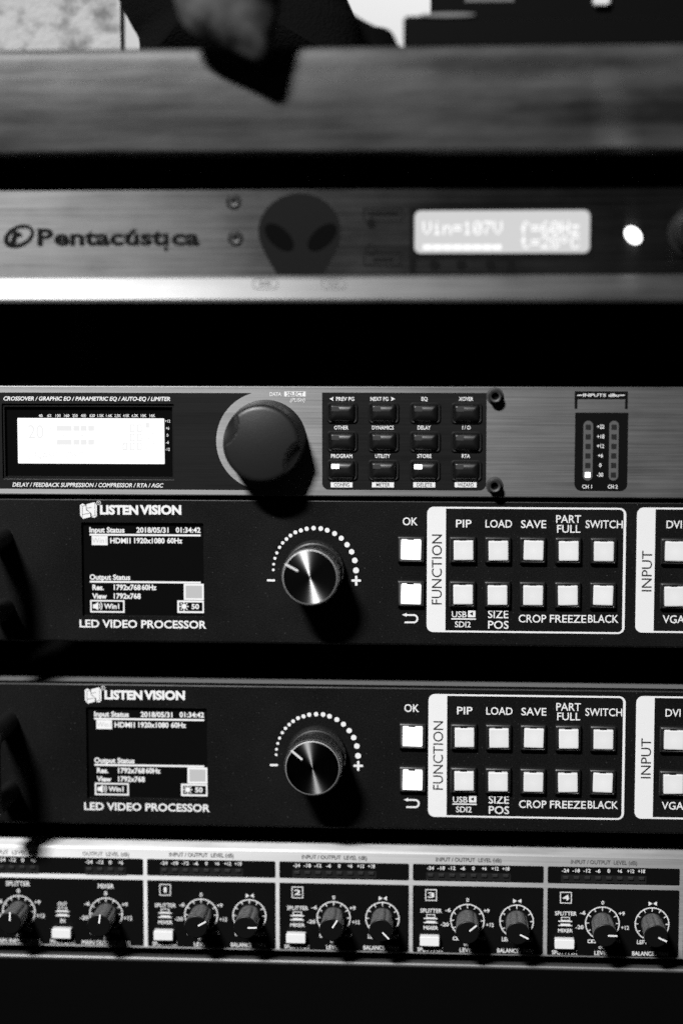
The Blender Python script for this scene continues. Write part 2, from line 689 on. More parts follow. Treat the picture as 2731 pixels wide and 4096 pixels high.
n2 = lambda x, y: (1331 + x * .89286, 700 + y * .89286)
n1c = lambda x, y: (x * .89286, 700 + y * .89286)
n3 = lambda x, y: (880 + x * .3699, 740 + y * .3699)
n4 = lambda x, y: (1380 + x * .45918, 760 + y * .45918)
g = G(True)
g.begin('display_text', True)
dots(g, 'Vin=107V', rp(402, 207, 757, 266, YA, n2), ya - .15)
g.begin('display_text', True)
dots(g, 'f=60Hz', rp(842, 207, 1103, 266, YA, n2), ya - .15)
g.begin('display_text', True)
dots(g, 't=28*C', rp(842, 273, 1103, 328, YA, n2), ya - .15)
for k in range(8):
    g.begin('bar_segment', True)
    x = 403 + k * 44.4
    g.poly(rr(*rp(x, 311, x + 40, 334, YA, n2)), ya - .15)
prints(g, M['lcd_text'], disp)
g = G()
bz = rp(1640, 828, 2372, 1024, YA)
lw = rp(1640, 1024, 2062, 1096, YA)
outer = [(bz[0], lw[1]), (lw[2], lw[1]), (lw[2], bz[1]), (bz[2], bz[1]), (bz[2], bz[3]), (bz[0], bz[3])]
g.poly(outer, YA - .2, [rr(*inset(lcd, -.1), 2.3), rr(*rp(620, 590, 1420, 715, YA, n4), .8)])
part('display_surround', g, M['print_black'], amp)
# printed emblem and lettering
g = G(True)
g.begin('oval_logo', True)
yd = YA - .2
cx, cz = W(*n1c(87, 275), YA)
sc = (W(1000, 900, YA)[0] - W(0, 900, YA)[0]) / 1000 * .89286
g.poly(disc(cx, cz, 73 * sc, 40, 47 * sc, math.radians(24)), yd, [disc(cx + 3 * sc, cz + 2 * sc, 53 * sc, 40, 31 * sc, math.radians(26))])
g.poly(bar((cx - 31 * sc, cz - 40 * sc), (cx - 12 * sc, cz + 24 * sc), 24 * sc), yd - .05)
g.poly(bar((cx - 18 * sc, cz + 7 * sc), (cx + 13 * sc, cz + 7 * sc), 16 * sc), yd - .1)
g.hold = False
text(g, 'P', 170, 242, 318, 78, yd, YA, n1c, bold=.035)
text(g, 'entacúst', 244, 738, 316, 75, yd, YA, n1c, bold=.035)
text(g, 'ca', 770, 897, 316, 75, yd, YA, n1c, bold=.035)
g.begin('lettering', True)
g.poly(rr(*rp(737, 262, 757, 316, YA, n1c)), yd)
g.poly(disc(*W(*n1c(745, 331), YA), 10 * sc, 16), yd)
# alien head emblem
hd = [(865, 85), (960, 95), (1060, 130), (1150, 185), (1225, 260), (1280, 350), (1308, 450), (1308, 560), (1280, 660), (1230, 760), (1175, 860), (1110, 966),
      (620, 966), (560, 870), (505, 770), (455, 670), (422, 570), (416, 470), (440, 365), (495, 270), (565, 195), (660, 135), (770, 97)]
g2 = G()
g2.poly(pts(hd, YA, n3)[::-1], yd + .05)
part('alien_head_emblem', g2, mat('emblem_print', 0.006, 0.5, 0, 0.12), amp)
sc3 = sc / .89286 * .3699
g2 = G(True)
for x, ang in ((640, -42), (1105, 42)):
    g2.begin('emblem_eye', True)
    g2.poly(disc(*W(*n3(x, 565), YA), 190 * sc3, 32, 100 * sc3, math.radians(ang)), yd - .1)
prints(g2, mat('emblem_eye_print', 0.001, 0.6, 0, 0.05), amp)
prints(g, M['print_black'], amp)
# faint printed boxes and pills
g = G(True)


def outline(g, r, w, y, rad=0.0):
    g.poly(rr(*r, rad), y, [rr(*inset(r, w), max(rad - w, 0))])


outline(g, rp(160, 158, 505, 270, YA, n4), .35, yd, .5)
outline(g, rp(165, 545, 495, 658, YA, n4), .35, yd, .5)
g.poly(rr(*rp(205, 188, 470, 215, YA, n4)), yd - .05)
g.poly(rr(*rp(245, 595, 420, 620, YA, n4), .4), yd - .05)
g.poly(disc(*W(*n4(230, 285), YA), 1.7), yd - .1)
outline(g, (lambda c: (c[0] - 2, c[1] - 2, c[0] + 2, c[1] + 2))(W(*n4(230, 520), YA)), .3, yd, 1.9)
for x in (780, 1015, 1270):
    g.poly(disc(*W(*n4(x, 650), YA), 1.9), yd - .1)
prints(g, M['print_black'], amp)
g = G(True)
for x0, x1 in ((365, 640), (1105, 1370)):
    g.begin('button_legend')
    r = rp(x0, 1012, x1, 1126, YA, n3)
    t0 = (ra[1] - r[3]) / (ra[1] - zl)
    o = rr(*r, 1.6)
    i = rr(*inset(r, .32), 1.35)
    gg = G()
    gg.poly(o, 0, [i])
    rb = rp(x0 + 70, 1048, x1 - 75, 1082, YA, n3)
    gg.poly(rr(*rb, .3), 0)

    def ylip(z):
        for (ya_, za), (yb_, zb_) in zip(lp[:5], lp[1:5]):
            if zb_ <= z <= za:
                return ya_ + (yb_ - ya_) * (za - z) / (za - zb_) - .25
        return YL
    g.add([(p[0], ylip(p[2]), p[2]) for p in gg.v], gg.f)
prints(g, mat('faint_legend', 0.16, 0.6), amp)
# countersunk holes with bolts
for x, y in ((150, 180), (170, 575)):
    cx, cz = W(*n3(x, y), YA)
    g = G()
    g.lathe(cx, cz, [(1.0, YA - 0.9), (1.8, YA - 1.1), (2.6, YA - .6), (2.9, YA)], 28)
    b = part('bolt', g, M['hex'], amp, (cx, YA, cz), 40)
    g = G()
    g.poly(disc(cx + .1, cz + .25, .95, 6), YA - 1.15)
    part('hex_socket', g, M['print_black'], b, (cx, YA, cz))
# lit lens and knob at the right
cx, cz = W(2530, 942, YA)
g = G()
lg = []
for r, y in ((.0, -3.4), (.35, -3.3), (.65, -2.9), (.87, -2.1), (1, -1.0), (1, 0)):
    lg.append((disc(cx, cz, 3.5 * max(r, .02), 28, 2.5 * max(r, .02), math.radians(-48)), YA + y))
g.loft(lg)
part('indicator_light', g, M['lamp_on'], amp, (cx, YA, cz), 60)
cx, cz = W(2775, 932, YA)
g = G()
g.lathe(cx, cz, [(6.5, YA - 12), (7.2, YA - 11.4), (7.6, YA - 1), (9.6, YA - .8), (9.6, YA)], 40)
part('knob', g, M['plastic'], amp, (cx, YA, cz), 40)

# =========================================================== audio processor
YD = -2.6
A_ = lambda x, y: (x * .57398, 1500 + y * .57398)
B_ = lambda x, y: (850 + x * .38265, 1500 + y * .38265)
C_ = lambda x, y: (1250 + x * .5102, 1530 + y * .5102)
D_ = lambda x, y: (2000 + x * .4662, 1500 + y * .4662)
rd = rp(0, 1545, 2731, 1986, YD)
rd = (XL, rd[1], XR, rd[3])
dsp = empty('audio_processor', ((XL + XR) / 2, 0, rd[1]), 'brushed silver unit with bright white display, twelve black buttons and large round dial', 'audio processor')
win = rp(18, 200, 1215, 729, YD, A_)
wh = rr(*win, .4)
part('front_panel', panel(rd, YD, YD + 4, .5, .3, [wh], 3.0), M['silver'], dsp)
body(dsp, rd, YD + 4.2)
# dark print with the round bite around the dial
kx, kz = W(1062.5, 1764, YD)
R = W(1261, 1764, YD)[0] - kx
ov = rp(0, 1571, 1000, 1957, YD)
zt_, zb_ = ov[3], ov[1]
a1 = math.acos((zt_ - kz) / R)
a0 = math.acos((zb_ - kz) / R)
bite = [(kx - R * math.sin(a), kz + R * math.cos(a)) for a in [a1 + (a0 - a1) * k / 40 for k in range(41)]]
xo = W(-60, 1760, YD)[0]
g = G()
g.poly([(xo, zb_), bite[-1]][::1] + bite[::-1][1:] + [(xo, zt_)], YD - .08, [wh])
part('dark_overlay', g, M['overlay'], dsp)
# display
g = G()
g.poly(rr(*inset(win, -.2), .4), YD + 2.6)
dw = part('display_window', g, M['glass'], dsp)
g = G()
wi = inset(win, .05)
for a, b in (((wi[0], wi[1]), (wi[2], wi[1] + .9)), ((wi[0], wi[3] - 1.2), (wi[2], wi[3])), ((wi[0], wi[1] + 1), (wi[0] + .8, wi[3] - 1.3)), ((wi[2] - .8, wi[1] + 1), (wi[2], wi[3] - 1.3))):
    g.plate(rr(a[0], a[1], b[0], b[1]), YD + .9, YD + 2.5)
part('window_frame', g, M['plastic'], dsp)
lr = rp(117, 303, 1141, 621, YD, A_)
g = G()
g.poly(rr(*lr, .35), YD + 2.2)
scr = part('lit_screen', g, M['lcd'], dsp)
g = G(True)
y = YD + 2.1
text(g, '20', 190, 298, 445, 95, y, YD, A_)
text(g, 'M', 332, 362, 402, 45, y, YD, A_)
text(g, 'M', 332, 362, 486, 45, y, YD, A_)
text(g, 'UNASP', 190, 395, 592, 55, y, YD, A_)
text(g, 'OSC', 455, 580, 592, 55, y, YD, A_)
outline(g, rp(184, 462, 311, 518, YD, A_), .2, y)
text(g, 'USER', 192, 304, 508, 36, y, YD, A_)
for x0, x1, s in ((388, 495, 'GEQ'), (505, 548, 'C'), (556, 600, 'F'), (609, 651, 'D')):
    g.poly(rr(*rp(x0, 355, x1, 392, YD, A_)), y)
    g.poly(rr(*rp(x0, 452, x1, 489, YD, A_)), y)
    text(g, s, x0 + 6, x1 - 6, 442, 38, y, YD, A_)
for k in range(6):
    yy = 354 + k * 42
    g.begin('screen_bar', True)
    for q in range(8):
        outline(g, rp(722 + q * 14, yy - 9, 733 + q * 14, yy + 9, YD, A_), .09, y)
    g.hold = False
    text(g, 'PPP2PP'[k], 852, 872, yy + 12, 30, y, YD, A_)
    text(g, str(k + 1), 1012 + (k % 2) * 38, 1036 + (k % 2) * 38, yy + 16, 36, y, YD, A_)
    if k % 2 == 0:
        g.poly(bar(W(*A_(992, yy + 2), YD), W(*A_(1008, yy + 2), YD), .15), y)
for x, z0 in ((900, 345), (950, 345), (900, 410), (950, 410), (848, 472), (900, 472), (950, 472)):
    outline(g, rp(x, z0, x + 34, z0 + 55, YD, A_), .5, y)
prints(g, M['lcd_mark'], scr)
g = G(True)
y = YD + 2.45
for s, x0, x1 in (('40', 263, 290), ('63', 323, 349), ('100', 380, 415), ('160', 440, 476), ('250', 497, 535), ('400', 557, 593), ('630', 618, 655), ('1.0K', 673, 718),
                  ('1.6K', 733, 778), ('2.5K', 791, 837), ('4.0K', 851, 897), ('6.3K', 912, 958), ('10K', 975, 1015), ('16K', 1037, 1076)):
    text(g, s, x0, x1, 296, 21, y, YD, A_, bold=.012)
for s, x0, x1, b in (('+12', 1144, 1181, 333), ('+6', 1150, 1174, 383), ('0', 1156, 1168, 432), ('-6', 1150, 1172, 482), ('-12', 1147, 1178, 531)):
    text(g, s, x0, x1, b, 20, y, YD, A_, bold=.012)
prints(g, M['print_white'], dw)
# dial
g = G()
h = 18.0
prof = [(max(r, 1e-3), -h - 1.1 + 1.3 * (r / 13.8) ** 2) for r in (0, 2, 4, 6)] + [(7 + .5 * k, -h - 1.1 + 1.3 * ((7 + .5 * k) / 13.8) ** 2) for k in range(14)] + [(14.2, -h + .4), (14.7, -h + .75), (15.0, -h + 1.5)]
prof += [(15.0 + 1.3 * k / 16, -h + 1.5 + (h - 2.5) * k / 16) for k in range(1, 17)] + [(16.4, -.3), (16.4, 0)]
ks = G()
ks.lathe(kx, kz, [(r, YD + y) for r, y in prof], 180, cap=False)
dv = []
for a in (157, -23):
    cxx, czz = kx + 21.0 * math.cos(math.radians(a)), kz + 21.0 * math.sin(math.radians(a))
    dv.append(Vector((cxx, YD - h - 1.0, czz)))
nv = []
for p in ks.v:
    p = Vector(p)
    for c in dv:
        d = p - c
        q = Vector((d.x, 0, d.z))
        if d.length < 10.6:
            # scooped finger rest: push the skin straight back towards the panel
            p = Vector((p.x, max(p.y, c.y + math.sqrt(10.6 ** 2 - q.length ** 2) * .62), p.z)) if q.length < 10.55 else p
    nv.append(tuple(p))
ks.v = nv
part('dial', ks, M['soft_plastic'], dsp, (kx, YD, kz), 40)
# key field
kf = rp(75, 40, 1360, 843, YD, C_)
kf = (kf[0], kf[1], kf[2], W(1600, 1571, YD)[1])
g = G()
g.poly(rr(*kf, 2.6, 6, 'ab'), YD - .08)
part('key_field', g, M['overlay'], dsp)
cols = [W(*C_(x, 450), YD)[0] for x in (232.5, 555.5, 880, 1204)]
rows = [W(*C_(700, y), YD)[1] for y in (238, 463, 687)]
bw, bh = 6.15, 4.15
g = G()
o = rr(-bw, -bh, bw, bh, 1.5)
g.loft([(rr(-bw + 1.0, -bh + 1.0, bw - 1.0, bh - 1.0, .9), .0 - .3), (rr(-bw + .85, -bh + .85, bw - .85, bh - .85, 1.0), -.85),
        (rr(-bw + .45, -bh + .45, bw - .45, bh - .45, 1.2), -.95), (o, -.5), (o, 0)], cap0=True)
me_b = mesh(g, M['bezel'], (0, 0, 0), 40)
g = G()
cw, ch = 4.95, 3.3
cap = []
for k in range(8):
    a = PI / 2 * (1 - k / 7)
    d = 2.75 * (1 - math.cos(a))
    cap.append((rr(-cw + d, -ch + d, cw - d, ch - d, max(.8 - d * .2, .25)), -1.1 - 1.75 * math.sin(a)))
cap.append((rr(-cw, -ch, cw, ch, .8), 0))
g.loft(cap)
me_c = mesh(g, M['cap'], (0, 0, 0), 50)
g = G()
o = rr(-1.5, -.85, 1.5, .85, .2)
g.plate(o, -.12, .5)
me_l0, me_l1 = mesh(g, M['lamp_off'], (0, 0, 0)), mesh(g, M['lamp_on'], (0, 0, 0))
for j, z in enumerate(rows):
    for i, x in enumerate(cols):
        b = put('push_button', me_b, dsp, (x, YD - .08, z))
        c = put('button_cap', me_c, b, (x, YD - .08, z))
        on = j == 2 and i in (0, 2)
        put('indicator_light', me_l1 if on else me_l0, b, (x - 2.6, YD - 2.85, z + 1.55), 'lit white indicator window' if on else None)
# lettering
g, gd = G(True), G(True)
y = YD - .16
text(g, 'CROSSOVER / GRAPHIC EQ / PARAMETRIC EQ / AUTO-EQ / LIMITER', 28, 1188, 179, 28, y, YD, A_, bold=.02, shear=.22)
text(g, 'DELAY / FEEDBACK SUPPRESSION / COMPRESSOR / RTA / AGC', 90, 1141, 781, 29, y, YD, A_, bold=.02, shear=.22)
text(g, 'DATA', 600, 719, 221, 42, y, YD, B_, bold=.02)
g.poly(rr(*rp(750, 172, 974, 225, YD, B_)), y)
text(gd, 'SELECT', 776, 949, 218, 40, y - .08, YD, B_, bold=.0)
text(g, '(PUSH)', 812, 969, 281, 40, y, YD, B_, bold=.01, shear=.25)
for s, x0, x1, b in (('PREV PG', 184, 326, 144), ('NEXT PG', 453, 593, 144), ('EQ', 852, 901, 144), ('XOVER', 1145, 1257, 144), ('OTHER', 170, 281, 369), ('DYNAMICS', 465, 635, 369),
                     ('DELAY', 822, 925, 369), ('I / O', 1172, 1236, 369), ('PROGRAM', 145, 311, 592), ('UTILITY', 490, 608, 592), ('STORE', 820, 930, 592), ('RTA', 1167, 1232, 592)):
    text(g, s, x0, x1, b, 31, y, YD, C_, bold=.02)
g.poly(pts([(133, 128), (166, 111), (158, 128), (166, 145)], YD, C_), y)
g.poly(pts([(646, 128), (612, 111), (620, 128), (612, 145)], YD, C_), y)
for s, x0, x1, t0, t1 in (('CONFIG', 142, 312, 168, 287), ('METER', 465, 637, 498, 605), ('DELETE', 788, 960, 815, 935), ('WIZARD', 1112, 1284, 1135, 1260)):
    g.poly(rr(*rp(x0, 782, x1, 822, YD, C_)), y)
    text(gd, s, t0, t1, 815, 28, y - .08, YD, C_, bold=.005)
# meter field
mf = rp(637, 323, 1090, 993, YD, D_)
br = rp(637, 140, 1092, 206, YD, D_)
lz = W(*D_(860, 289), YD)[1]
gb = G(True)
slots = [rp(708, 392, 792, 906, YD, D_), rp(930, 392, 1012, 906, YD, D_)]
sr = [(s[2] - s[0]) / 2 - .01 for s in slots]
gb.begin('meter_field', True)
gb.poly(rr(*mf, 2.7, 6, 'ab'), y, [rr(*s, q) for s, q in zip(slots, sr)])
gb.begin('bracket_print', True)
gb.poly([(br[0], lz), (br[0] + 1.05, lz), (br[0] + 1.05, br[1]), (br[2] - 1.05, br[1]), (br[2] - 1.05, lz), (br[2], lz), (br[2], br[3]), (br[0], br[3])], y)
prints(gb, M['print_black'], dsp)
text(g, 'INPUTS dBu', 706, 1016, 186, 26, y - .08, YD, D_, bold=.02)
for x0, x1 in ((658, 700), (1022, 1065)):
    g.poly(rr(*rp(x0, 169, x1, 178, YD, D_)), y - .08)
for s, x0, x1, b in (('+22', 827, 890, 460), ('+18', 827, 890, 544), ('+12', 827, 888, 626), ('+6', 835, 879, 708), ('0', 845, 866, 790), ('-30', 826, 881, 873)):
    text(g, s, x0, x1, b, 34, y - .08, YD, D_, bold=.02)
text(g, 'CH 1', 700, 783, 974, 33, y - .08, YD, D_, bold=.02)
text(g, 'CH 2', 920, 1004, 975, 33, y - .08, YD, D_, bold=.02)
prints(g, M['print_white'], dsp)
prints(gd, M['print_dark'], dsp)
gl = G()
gl.plate(rr(-1, -1, 1, 1, .12, 2), -.12, .3)
ml0, ml1 = mesh(gl, mat('unlit_square_led', 0.018, 0.4, 0, 0.4), (0, 0, 0)), mesh(gl, M['lamp_on'], (0, 0, 0))
for i, (s, q) in enumerate(zip(slots, sr)):
    gs = G()
    gs.plate(rr(*inset(s, .03), q - .03, 8), y + .02, YD + .5)
    lm = part('level_meter', gs, M['slot'], dsp, ((s[0] + s[2]) / 2, YD, (s[1] + s[3]) / 2))
    for k, yy in enumerate((447, 530, 612, 693, 775, 857)):
        on = i == 0 and k == 5
        z = W(*D_((751, 970)[i], yy), YD)[1]
        put('meter_led', ml1 if on else ml0, lm, ((s[0] + s[2]) / 2, y, z), 'lit white bottom segment' if on else None)
# socket-head rack screws
for x, yy in ((1430, 112), (1425, 812)):
    cx, cz = W(*C_(x, yy), YD)
    cx, cz = cx - .1, cz + .35
    g = G()
    g.lathe(cx, cz, [(1.35, YD - 3.0), (1.5, YD - 4.3), (2.2, YD - 4.5), (2.65, YD - 4.0), (2.7, YD - .6), (3.4, YD - .5), (3.4, YD)], 36, cap=False)
    b = part('rack_screw', g, M['hex'], dsp, (cx, YD, cz), 35)
    g = G()
    g.poly(disc(cx, cz, 1.48, 6), YD - 2.2)
    part('hex_socket', g, M['print_black'], b, (cx, YD, cz))

# ============================================================ video processor
YV = 0.0
E_ = lambda x, y: (x * .57398, 1960 + y * .57398)
F_ = lambda x, y: (1000 + x * .31888, 2040 + y * .31888)
G_ = lambda x, y: (1500 + x * .41454, 2000 + y * .41454)
H_ = lambda x, y: (2080 + x * .41518, 2000 + y * .41518)
rv = rp(0, 1999, 2731, 2578, YV)
rv = (XL, rv[1], XR, rv[3])
vp = empty('video_processor', ((XL + XR) / 2, 0, rv[1]), 'upper of two black video processors, directly under the silver unit', 'video processor', 'black video processors in the rack')
sw = rp(572, 228, 1420, 883, YV, E_)
part('front_panel', panel(rv, YV, YV + 4, .8, .3, [rr(*sw, .5)], 2.0), M['powder'], vp)
body(vp, rv, YV + 4.6, d=.9)
g = G()
g.poly(rr(*inset(sw, -.2), .4), YV + 1.6)
dw = part('display_window', g, M['glass'], vp)
g = G(True)
y = YV + 1.45
tx = lambda s, x0, x1, b, c, **k: text(g, s, x0, x1, b, c, y, YV, E_, bold=k.get('bold', .03))
tx('Input Status', 621, 865, 300, 38)
tx('2018/05/31', 948, 1172, 301, 38)
tx('01:34:42', 1222, 1395, 301, 38)
g.poly(rr(*rp(621, 310, 1395, 323, YV, E_)), y)
g.poly(rr(*rp(636, 323, 747, 387, YV, E_)), y)
tx('HDMI1', 765, 908, 375, 38)
tx('1920x1080', 932, 1145, 375, 38)
tx('60Hz', 1162, 1268, 375, 38)
tx('Output Status', 622, 905, 630, 38)
g.poly(rr(*rp(623, 639, 1396, 652, YV, E_)), y)
tx('Res.', 641, 721, 701, 38)
tx('1792x768', 790, 978, 701, 38)
tx('60Hz', 985, 1088, 701, 38)
tx('View', 640, 742, 762, 38)
tx('1792x768', 790, 978, 762, 38)
outline(g, rp(626, 771, 865, 858, YV, E_), .6, y)
outline(g, rp(1278, 657, 1419, 771, YV, E_), .8, y)
outline(g, rp(1233, 774, 1421, 861, YV, E_), .75, y)
tx('Win1', 722, 828, 832, 36)
tx('50', 1332, 1385, 834, 36)
g.begin('speaker_icon', True)
g.poly(pts([(645, 800), (660, 800), (682, 784), (682, 842), (660, 828), (645, 828)], YV, E_), y)
for q, w in ((26, 6), (40, 6)):
    c = W(*E_(672, 813), YV)
    g.poly(arc(c[0], c[1], q * .0575, w * .057, 45, 135, 10), y)
g.begin('brightness_icon', True)
c = W(*E_(1280, 815), YV)
g.poly(disc(c[0], c[1], 1.05, 20), y)
for k in range(8):
    a = k * PI / 4
    g.poly(bar((c[0] + 1.25 * math.cos(a), c[1] + 1.25 * math.sin(a)), (c[0] + 1.85 * math.cos(a), c[1] + 1.85 * math.sin(a)), .45), y)
prints(g, M['screen_text'], dw)
g = G(True)
text(g, 'Win1', 640, 740, 372, 36, y - .08, YV, E_, bold=.0)
g.poly(rr(*rp(1292, 671, 1405, 757, YV, E_)), y)
prints(g, M['screen_grey'], dw)
# lettering
g, gd = G(True), G(True)
y = YV - .1
nl = lambda x, yy: (300 + x * .29337, 1980 + yy * .29337)      # logo close-up
g.begin('logo_block', True)
g.poly(pts([(72, 135), (108, 115), (152, 140), (155, 205), (212, 240), (215, 298), (112, 326), (75, 275)][::-1], YV, nl), y)
g.begin('logo_block', True)
g.poly(pts([(162, 125), (272, 97), (302, 140), (302, 290), (268, 310), (232, 300), (230, 255), (160, 195)][::-1], YV, nl), y)
gd.begin('logo_line', True)
for p, q in (((104, 152), (106, 322)), ((104, 152), (150, 143)), ((106, 266), (212, 245)), ((276, 100), (278, 278)), ((278, 278), (232, 290)), ((278, 278), (300, 290)), ((162, 180), (228, 168)), ((162, 196), (228, 252)), ((75, 125), (104, 152))):
    gd.poly(bar(W(*nl(*p), YV), W(*nl(*q), YV), .14), y - .08)
gd.hold = g.hold = False
c = W(*nl(326, 106), YV)
g.poly(arc(c[0], c[1], .9, .18, 0, 360, 24), y)
text(g, 'R', 315, 339, 120, 30, y, YV, nl)
text(g, 'LISTEN', 345, 866, 268, 130, y, YV, nl, bold=.05)
text(g, 'VISION', 888, 1452, 268, 130, y, YV, nl, bold=.05)
text(g, 'LED VIDEO PROCESSOR', 557, 1440, 962, 55, y, YV, E_, bold=.025)
dl = [(293, 750, 17), (297, 680, 18), (313, 605, 19), (336, 538, 20), (371, 468, 21), (410, 412, 22), (457, 364, 23), (507, 320, 24), (569, 280, 26), (638, 256, 27),
      (710, 235, 28), (797, 227, 29), (886, 232, 30), (967, 253, 31), (1060, 295, 32), (1143, 354, 33), (1216, 435, 34), (1273, 524, 35), (1313, 632, 36), (1328, 757, 38)]
for a, b, r in dl:
    g.begin('scale_dot', True)
    g.poly(disc(*W(*F_(a, b), YV), r * .0318, 20), y)
g.begin('minus_sign', True)
g.poly(rr(*rp(212, 868, 316, 896, YV, F_), .4), y)
g.begin('plus_sign', True)
g.poly(rr(*rp(1270, 870, 1391, 899, YV, F_), .3), y)
g.poly(rr(*rp(1315, 823, 1345, 869, YV, F_), .3, 4, 'cd'), y)
g.poly(rr(*rp(1315, 900, 1345, 949, YV, F_), .3, 4, 'ab'), y)
text(g, 'OK', 265, 410, 244, 76, y, YV, G_, bold=.012)
g.begin('return_arrow', True)
c0 = [W(*G_(*p), YV) for p in ((258, 1108), (303, 1090), (303, 1126))]
g.poly(c0[::-1], y)
w = .72
g.poly(bar(W(*G_(300, 1109), YV), W(*G_(370, 1110), YV), w), y)
g.poly(bar(W(*G_(283, 1180), YV), W(*G_(370, 1180), YV), w), y)
c = W(*G_(370, 1145), YV)
g.poly(arc(c[0], c[1], 1.87, w, 0, 180, 20), y)
g.hold = False
for s, x0, x1, b in (('PIP', 778, 928, 264), ('LOAD', 1062, 1318, 266)):
    text(g, s, x0, x1, b, 74, y, YV, G_, bold=.01)
for s, x0, x1, b in (('SAVE', 5, 248, 270), ('PART', 343, 583, 221), ('FULL', 352, 577, 315), ('SWITCH', 626, 984, 271), ('DVI', 1405, 1552, 273),
                     ('CROP', -18, 248, 1180), ('FREEZE', 282, 632, 1182), ('BLACK', 650, 943, 1182), ('VGA', 1368, 1580, 1186)):
    text(g, s, x0, x1, b, 75, y, YV, H_, bold=.01)
text(g, 'USB', 738, 880, 1132, 58, y, YV, G_, bold=.01)
text(g, 'SDI2', 768, 920, 1228, 56, y, YV, G_, bold=.01)
text(g, 'SIZE', 1085, 1283, 1140, 76, y, YV, G_, bold=.01)
text(g, 'POS', 1087, 1285, 1242, 76, y, YV, G_, bold=.01)
g.poly(rr(*rp(733, 1141, 970, 1154, YV, G_)), y)
tri = pts([(908, 1097), (942, 1078), (942, 1117)], YV, G_)
g.poly(rr(*rp(893, 1064, 966, 1131, YV, G_), .3), y, [tri])
# framed fields


def field(px0, py0, px1, py1, tab, close):
    o = rp(px0, py0, px1, py1, YV)
    t = W(tab, 2280, YV)[0]
    wln, rad = .72, 2.7
    g.begin('field_frame', True)
    inner = (t, o[1] + wln, o[2] - (1.0 if close else -5), o[3] - wln)
    if close:
        g.poly(rr(*o, rad, 8), y, [rr(*inner, rad - 1.0, 8, 'bc')])
    else:
        g.poly(rr(o[0], o[1], t, o[3], rad, 8, 'ad'), y)
        g.poly(rr(t, o[3] - wln, o[2], o[3]), y)
        g.poly(rr(t, o[1], o[2], o[1] + wln), y)


field(1706.5, 2029, 2499.5, 2532, 1781.5, True)
field(2542, 2032, 3300, 2534, 2616, False)
g.hold = False
vtext(gd, 'FUNCTION', rp(545, 332, 643, 1007, YV, G_), y - .08, .0)
vtext(gd, 'INPUT', rp(1168, 487, 1265, 880, YV, H_), y - .08, .0)
prints(g, M['print_white'], vp)
prints(gd, M['print_dark'], vp)
# square keys
cp = 3.92
pz = [W(2100, 2199, YV)[1], W(2100, 2376, YV)[1]]
px = [W(x, 2290, YV)[0] for x in (1641, 1849, 1988, 2127.5, 2268, 2408.5, 2690.5, 2830)]
g = G()
o = rr(-5.25, -5.25, 5.25, 5.25, .35, 2)
g.loft([(rr(-4.0, -4.0, 4.0, 4.0, .3, 2), -1.2), (rr(-4.15, -4.15, 4.15, 4.15, .3, 2), -2.3), (rr(-4.6, -4.6, 4.6, 4.6, .35, 2), -2.6), (rr(-5.0, -5.0, 5.0, 5.0, .35, 2), -2.3), (o, -1.5), (o, 0)], cap0=False)
me_k = mesh(g, M['bezel'], (0, 0, 0), 30)
g = G()
g.loft([(rr(-cp + .5, -cp + .5, cp - .5, cp - .5, .3, 3), -3.5), (rr(-cp + .12, -cp + .12, cp - .12, cp - .12, .4, 3), -3.38), (rr(-cp, -cp, cp, cp, .4, 3), -3.1), (rr(-cp, -cp, cp, cp, .4, 3), 0)])
me_w, me_lit = mesh(g, M['white_cap'], (0, 0, 0), 40), mesh(g, M['lit_cap'], (0, 0, 0), 40)
g = G()
g.box(-1.35, 1.35, -3.2, -2.9, 3.75, 4.35)
g.box(-5.2, 5.2, -.25, 0, -5.75, -5.55)
me_n = mesh(g, M['bezel'], (0, 0, 0))
rk = random.Random(5)
for i, x in enumerate(px):
    for z in pz:
        jx, jz = rk.uniform(-.12, .12), rk.uniform(-.12, .12)
        b = put('push_button', me_k, vp, (x, YV, z), 'brightly lit button' if i == 0 else None)
        kc = put('button_cap', me_lit if i == 0 else me_w, b, (x + jx + .2, YV, z + jz))
        kc.rotation_euler = (math.radians(rk.uniform(-1.6, 1.6)), math.radians(rk.uniform(-1.3, 1.3)), math.radians(rk.uniform(-1.6, 1.6)))
        put('retaining_clip', me_n, b, (x, YV, z))
# encoder knob
ex_, ez_ = W(1258, 2279, YV)
g = G()
g.lathe(ex_, ez_, [(10.9, YV - 6.2), (11.5, YV - 6.0), (11.9, YV - 5.2), (12.1, YV)], 72)
part('knob_collar', g, M['soft_plastic'], vp, (ex_, YV, ez_), 30)
kd = 23.0
g = G()
fl = None
g.lathe(ex_, ez_, [(10.85, YV - kd), (11.25, YV - kd + .12), (11.3, YV - kd + 1.6), (11.25, YV - kd + 9), (11.0, YV - 8), (10.6, YV - 6)], 160, fl, cap=False)
kb = part('knob', g, M['satin'], vp, (ex_, YV, ez_), 30)
g = G()
g.lathe(ex_, ez_, [(10.4, YV - kd - .03), (10.7, YV - kd + .02), (11.15, YV - kd + .4), (11.36, YV - kd + .9)], 96, cap=False)
part('knob_rim', g, M['rim'], kb, (ex_, YV, ez_), 20)
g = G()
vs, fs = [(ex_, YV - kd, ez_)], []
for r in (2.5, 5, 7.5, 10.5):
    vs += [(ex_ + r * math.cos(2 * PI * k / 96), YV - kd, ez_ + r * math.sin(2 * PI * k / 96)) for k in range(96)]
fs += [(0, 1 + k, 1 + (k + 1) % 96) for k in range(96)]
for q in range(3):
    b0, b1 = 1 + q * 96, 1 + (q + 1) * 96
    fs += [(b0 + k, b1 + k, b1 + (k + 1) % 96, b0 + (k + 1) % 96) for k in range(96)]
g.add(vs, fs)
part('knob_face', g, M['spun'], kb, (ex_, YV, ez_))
g = G()
